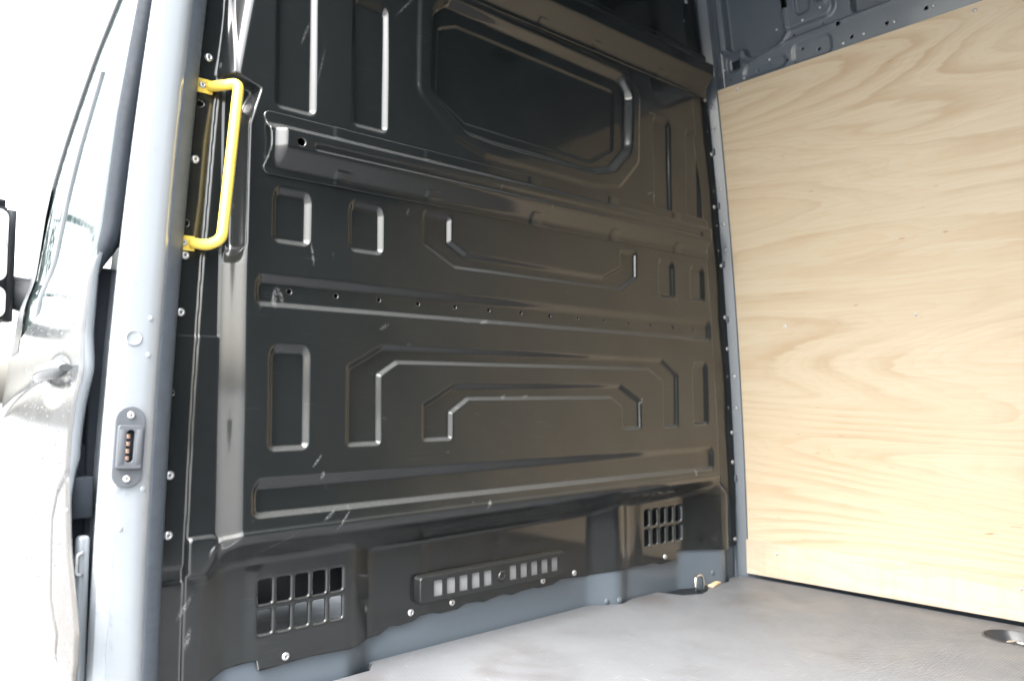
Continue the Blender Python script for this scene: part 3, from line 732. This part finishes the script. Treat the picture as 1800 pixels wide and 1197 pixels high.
# ------------------------------------------------------------------ contact block on the pillar
cx, cz = -.0765, .478
cy = on_face(cx, cz)
cbk = thing('contact_block', 'grey oval plate with four copper contacts screwed to the door pillar', 'contact plate', (cx, cy, cz))
rotc = (0, R(2.2), R(-3))
cbk.rotation_euler = rotc
stad = [(x, z) for x, z in stadium(0, 0, .0415, .0225, 12, R(90))]
o = link('plate', outline2d('plate', [stad], .005, 'XZ', .0012), MPLAST, cbk, True, 40); o.location.y = -.0025
o = link('housing', outline2d('housing', [rrect(-.0185, .0185, -.034, .034, .004), rrect(-.006, .006, -.024, .027, .0055)], .009, 'XZ', .001), MPLAST, cbk, True, 40); o.location.y = -.0085
for s in (-1, 1):
    q = link('cheek', rbox('cheek', (.008, .0012, .054), (s*.0125, -.0047, .0005), .0004), MPLAST, o)
q = link('well', rbox('well', (.012, .001, .052), (0, .0035, .001), 0), MRUB, o)
for k in range(4):
    q = link('contact', rbox('contact', (.0055, .004, .0070), (-.0025, -.006, .0165-.0115*k), .0006), MCOP, cbk)
for z in (-.050, .050):
    screw(cbk, (0, -.0048, z), s=.75)

# ------------------------------------------------------------------ plywood lining
ply = thing('plywood_lining', 'large bare plywood sheet lining the far side of the van', 'plywood', (1.75, -1.6, .11))
def ply_sheet(name, z0, z1, off, m, parent, org, yedge=-.003, nz=40):
    rows = []
    Z = np.linspace(z0, z1, nz)
    for z in Z: rows.append([(float(wallX(z))-off+a-org[0], y-org[1], float(z)-org[2]) for a, y in ((.009, yedge), (0, yedge), (0, -3.20), (.009, -3.20))])
    return link(name, loft(name, rows, True, True), m, parent, True, 30)
ply_sheet('sheet', .113, 1.517, .006, MPLY, ply, (1.75, -1.6, .11))
for y, z in ((-.072, 1.502), (-.74, 1.500), (-.165, .765), (-.54, .768), (-.9, .77), (-1.35, 1.50)):
    o = screw(ply, (float(wallX(z))-.0062-1.75, y+1.6, z-.11), (0, 0, R(-90)), .62)
strip = thing('plywood_strip', 'low pale plywood strip along the floor under the large plywood sheet', 'plywood', (1.75, -1.6, 0))
ply_sheet('board', .010, .1127, .0062, MPLY2, strip, (1.75, -1.6, 0), .004, 4)
for y, z in ((-.10, .083), (-.745, .088), (-1.4, .085)):
    screw(strip, (float(wallX(z))-.0064-1.75, y+1.6, z), (0, 0, R(-90)), .62)

# ------------------------------------------------------------------ lashing rings, wood chip
tr1 = thing('lashing_ring', 'small bright metal lashing ring standing upright in the corner by the plywood', 'ring', (1.513, .012, 0))
pth = smooth_path([(-.020, 0, -.016), (-.021, 0, .010), (-.016, .003, .036), (.016, .003, .036), (.021, 0, .010), (.020, 0, -.016)], .014, 6)
link('loop', tube('loop', pth, .0036, 10), MCHROME, tr1)
link('base', rbox('base', (.052, .022, .010), (0, 0, -.018), .003), MZINC, tr1)
tr2 = thing('lashing_ring', 'bright metal lashing ring folded down in an oval floor recess', 'ring', (TIE2[0], TIE2[1], -.03))
pth = [(q[0]*1, q[1]*1, .013+.002*math.sin(i*.5)) for i, q in enumerate(stadium(0, 0, .030, .024, 8, R(90)))]
link('loop', tube('loop', pth, .0042, 10, True), MCHROME, tr2)
link('base', rbox('base', (.030, .022, .012), (0, 0, .006), .003), MZINC, tr2)
wc = link('wood_chip', rbox('wood_chip', (.060, .018, .006), (0, 0, .0032), .0015, 1), MCHIP, None, False); wc.location = (1.575, .004, 0); wc.rotation_euler = (0, 0, R(14)); tag(wc, 'small chip of raw wood on the floor beside the upright lashing ring', 'wood chip')

# ------------------------------------------------------------------ cab door
door = thing('cab_door', 'rain wet pale cab door with mirror and handle ahead of the pillar', 'door', (-.13, .4, -.3))
OFF = Vector((-.13, .4, -.3))
XS = [(-.5, -.06), (-.2, -.085), (.0, -.105), (.08, -.125), (.13, -.143), (.20, -.150), (.33, -.1525), (.44, -.1525), (.50, -.151), (.555, -.147), (.60, -.140), (.66, -.1385), (.765, -.130), (.80, -.1185), (.83, -.111), (1.03, -.093), (1.23, -.067), (1.4, -.040), (1.6, .0)]
def xs_at(z):
    return sum(np.interp(z+k*.012, [p[0] for p in XS], [p[1] for p in XS]) for k in (-1, 0, 1))/3
def taper(y): return .07*max(y, 0)**2
def yrear(z): return float(np.interp(z, [-.3, .0, .10, .16, .21, .26, .33, .44, .52, .60, .62, .66, .78], [.0, .02, .0, -.055, -.075, -.055, -.022, .004, .002, -.008, -.004, .003, -.004]))
def belt(y): return float(np.interp(y, [-.1, 0, .2, .43, .65, .9, 1.3], [.80, .786, .752, .716, .690, .67, .66]))
GAP = [(.0, .44), (.055, .405), (.085, .36), (.085, .235), (.045, .185), (.09, .13), (.10, .05)]
def skin_x(y, z):
    x = xs_at(z)+taper(y)
    zc = .115+.30*min(.6, max(y, 0))                     # lower crease; below it the skin turns under
    q = zc-z; x += .22*.5*(q+math.sqrt(q*q+.0009))-.0033
    # shallow handle cup and the sweep line running forward from it
    e = math.hypot((y-.14)/.11, (z-.585)/.045)
    if e < 1: x += .010*(1-e*e)**1.2
    zl = .596-.11*max(0, y-.2)
    x += .003*math.exp(-((z-zl)/.010)**2)*float(SM((y-.05)/.1))
    return x
ysk = np.concatenate([np.linspace(0, .25, 70), np.linspace(.258, 1.6, 60)])
vs = np.linspace(0, 1, 190)
g0 = np.array(GAP)
def gapd(y, z):
    d = 9
    for (ay, az), (by, bz) in zip(GAP, GAP[1:]):
        ey, ez = by-ay, bz-az; t = max(0, min(1, ((y-ay)*ey+(z-az)*ez)/(ey*ey+ez*ez))); d = min(d, math.hypot(y-ay-ey*t, z-az-ez*t))
    return d
rows = []
for v in vs:
    r = []
    for yy in ysk:
        zt = belt(yy); z = -.30+(zt+.30)*v; y = yy+yrear(z)*max(0, 1-yy/.25)
        x = skin_x(y, z)
        if -.1 < y < .2 and z < .5:
            d = gapd(y, z); x += .006*max(0, 1-d/.0035)
        edge = max(0, 1-yy/.008); x += .004*edge*edge           # rolled rear edge
        r.append((x-OFF.x, y-OFF.y, z-OFF.z))
    rows.append(r)
link('skin', loft('skin', rows[::-1]), MDOOR, door)
# rear shut face of the door
rows = []
for z in np.linspace(-.3, .79, 120):
    z = float(z); x = skin_x(yrear(z), z)+.004; y = yrear(z)
    w = float(np.interp(z, [.2, .40, .46, .62, .79], [.004, .006, .018, .020, .012]))
    rows.append([(x-OFF.x, y-OFF.y+.0005, z-OFF.z), (x+w*.5-OFF.x, y+.004-OFF.y, z-OFF.z), (x+w-OFF.x, y+.016-OFF.y, z-OFF.z), (x+w-OFF.x, y+.10-OFF.y, z-OFF.z)])
link('shut_face', loft('shut_face', rows), MSTEEL_LIT, door)
# window: rear rubber, glass, front frame, divider
def gx(y, z): return float(xs_at(z))+taper(y)+.004
rows = []
for z in np.linspace(.735, 1.75, 70):
    z = float(z); x = float(xs_at(z)); f_ = float(SM((z-.735)/.085))
    rows.append([(x+.012+(a-.012)*f_-OFF.x, .018+(y-.018)*f_-OFF.y, z-OFF.z) for a, y in ((.000, .030), (-.002, .004), (.002, -.004), (.010, -.008), (.020, -.004), (.030, .012), (.036, .04))])
link('rear_seal', loft('rear_seal', rows), MRUB, door)
APIL = [(.60, .86), (.715, .80), (.80, .76), (.96, .66), (1.10, .50), (1.18, .385), (1.235, .305), (1.315, .185), (1.40, .06), (1.50, -.02)]
def ya(z): return float(np.interp(z, [p[0] for p in APIL], [p[1] for p in APIL]))
rows = []
for z in np.linspace(.66, 1.46, 60):
    z = float(z); y1 = ya(z); rows.append([(gx(.02+(y1-.02)*t, z)-OFF.x, .02+(y1-.02)*t-OFF.y, z-OFF.z) for t in np.linspace(0, 1, 16)])
gl = link('window_glass', loft('window_glass', rows[::-1]), MGLASS, door)
gm = gl.modifiers.new('thickness', 'SOLIDIFY'); gm.thickness = .004; gm.offset = 0
rows = []
for z in np.linspace(.66, 1.47, 60):
    z = float(z); y1 = ya(z)
    rows.append([(gx(y1, z)+a-OFF.x, y1+b-OFF.y, z-OFF.z) for a, b in ((.012, -.012), (-.004, -.012), (-.007, -.002), (-.006, .02), (.008, .05), (.03, .06))])
link('window_frame', loft('window_frame', rows), MDARKP, door)
rows = []
for z in np.linspace(.70, 1.17, 30):
    z = float(z); y1 = float(np.interp(z, [.7, .78, .95, 1.17], [.46, .43, .36, .22]))
    rows.append([(gx(y1, z)+a-OFF.x, y1+b-OFF.y, z-OFF.z) for a, b in ((0, -.012), (-.006, -.010), (-.006, .010), (0, .012))])
link('window_divider', loft('window_divider', rows), MPLAST, door)
# mirror corner sail, arm, mirror head
rows = []
for z in np.linspace(.66, 1.02, 24):
    z = float(z); y1 = ya(z); y0 = y1-float(np.interp(z, [.66, .78, 1.02], [.16, .13, .015]))
    rows.append([(gx(y0+(y1-y0)*t, z)-.008-OFF.x, y0+(y1-y0)*t-OFF.y, z-OFF.z) for t in np.linspace(0, 1, 6)])
link('corner_sail', loft('corner_sail', rows[::-1]), MDARKP, door)
mir = thing('tmp', '', ''); bpy.data.objects.remove(mir)
bm = bmesh.new(); bmesh.ops.create_cube(bm, size=1); bmesh.ops.scale(bm, vec=(.22, .10, .325), verts=bm.verts)
bmesh.ops.bevel(bm, geom=bm.edges[:], offset=.024, segments=4, affect='EDGES')
mh = link('mirror', bm_mesh(bm, 'mirror'), MDARKP, door); MC = Vector((-.196, .92, .888)); mh.location = MC-OFF
g = link('mirror_glass', outline2d('mirror_glass', [rrect(-.086, .090, -.045, .134, .022)], .003, 'XZ'), MMIRROR, mh, False); g.location = (0, -.0515, 0)
g = link('mirror_glass', outline2d('mirror_glass_low', [rrect(-.086, .090, -.134, -.057, .02)], .003, 'XZ'), MMIRROR, mh, False); g.location = (0, -.0515, 0)
pth = [(-.10, .92, .86), (-.06, .91, .838), (-.02, .90, .825)]
rows = []
for x, y, z, h in ((-.115, .935, .835, .045), (-.085, .925, .825, .042), (-.055, .90, .815, .045), (-.030, .87, .80, .065), (-.020, .85, .79, .075)):
    rows.append([(x-OFF.x, y+.022*math.cos(a)-OFF.y, z+h*math.sin(a)-OFF.z) for a in np.linspace(0, 2*math.pi, 17)[:-1]])
link('mirror_arm', loft('mirror_arm', rows, True, True), MDARKP, door)
# pull handle
rows = []
for t in np.linspace(0, 1, 15):
    y = .05+.20*t; z = .605-.012*t; k_ = min(1, 6*min(t, 1-t)+.12); sw = .020*math.sin(math.pi*(.10+.80*t)); hh = (.017-.004*t)*math.sqrt(k_)
    rows.append([(skin_x(y, .66)-.004-sw+.010*math.cos(a)-OFF.x, y-OFF.y, z+hh*math.sin(a)-OFF.z) for a in np.linspace(0, 2*math.pi, 13)[:-1]])
link('door_handle', loft('door_handle', rows, True, True), MDOOR, door, True, 50)
# bumper block and hinge bar in the gap behind the lower flap
link('bumper_block', rbox('bumper_block', (.034, .03, .066), Vector((-.130, .028, .398))-OFF, .004), MRUB, door)
hb = link('hinge_bar', rbox('hinge_bar', (.020, .018, .250), Vector((-.1270, .014, .215))-OFF, .007, 3), MSTEEL_LIT, door)
link('hinge_clip', tube('hinge_clip', smooth_path([Vector(q)-OFF for q in ((-.128, .002, .315), (-.138, -.002, .313), (-.139, -.002, .283), (-.128, .002, .281))], .006), .0028, 8), MZINC, hb)
link('hinge_clip', tube('hinge_clip_low', smooth_path([Vector(q)-OFF for q in ((-.128, .004, .105), (-.142, .0, .100), (-.150, .0, .085))], .006), .0028, 8), MZINC, hb)
link('gap_filler', rbox('gap_filler', (.046, .05, 1.225), Vector((-.092, .085, .1625))-OFF, .004), MRUB, door)  # added black blocks shut out daylight between door and pillar
link('gap_filler', rbox('gap_filler_low', (.03, .04, .34), Vector((-.127, .085, .31))-OFF, .004), MRUB, door)
def door_sample():
    while True:
        y = random.uniform(.0, .5); z = random.uniform(.1, .78)
        if random.random() < .35+.5*(z > .4): break
    yy = y+yrear(z)*max(0, 1-y/.25); return (skin_x(yy, z), yy, z), (-1, -.05, .1)
droplets(door, 900, door_sample, OFF, .0008, .0024)
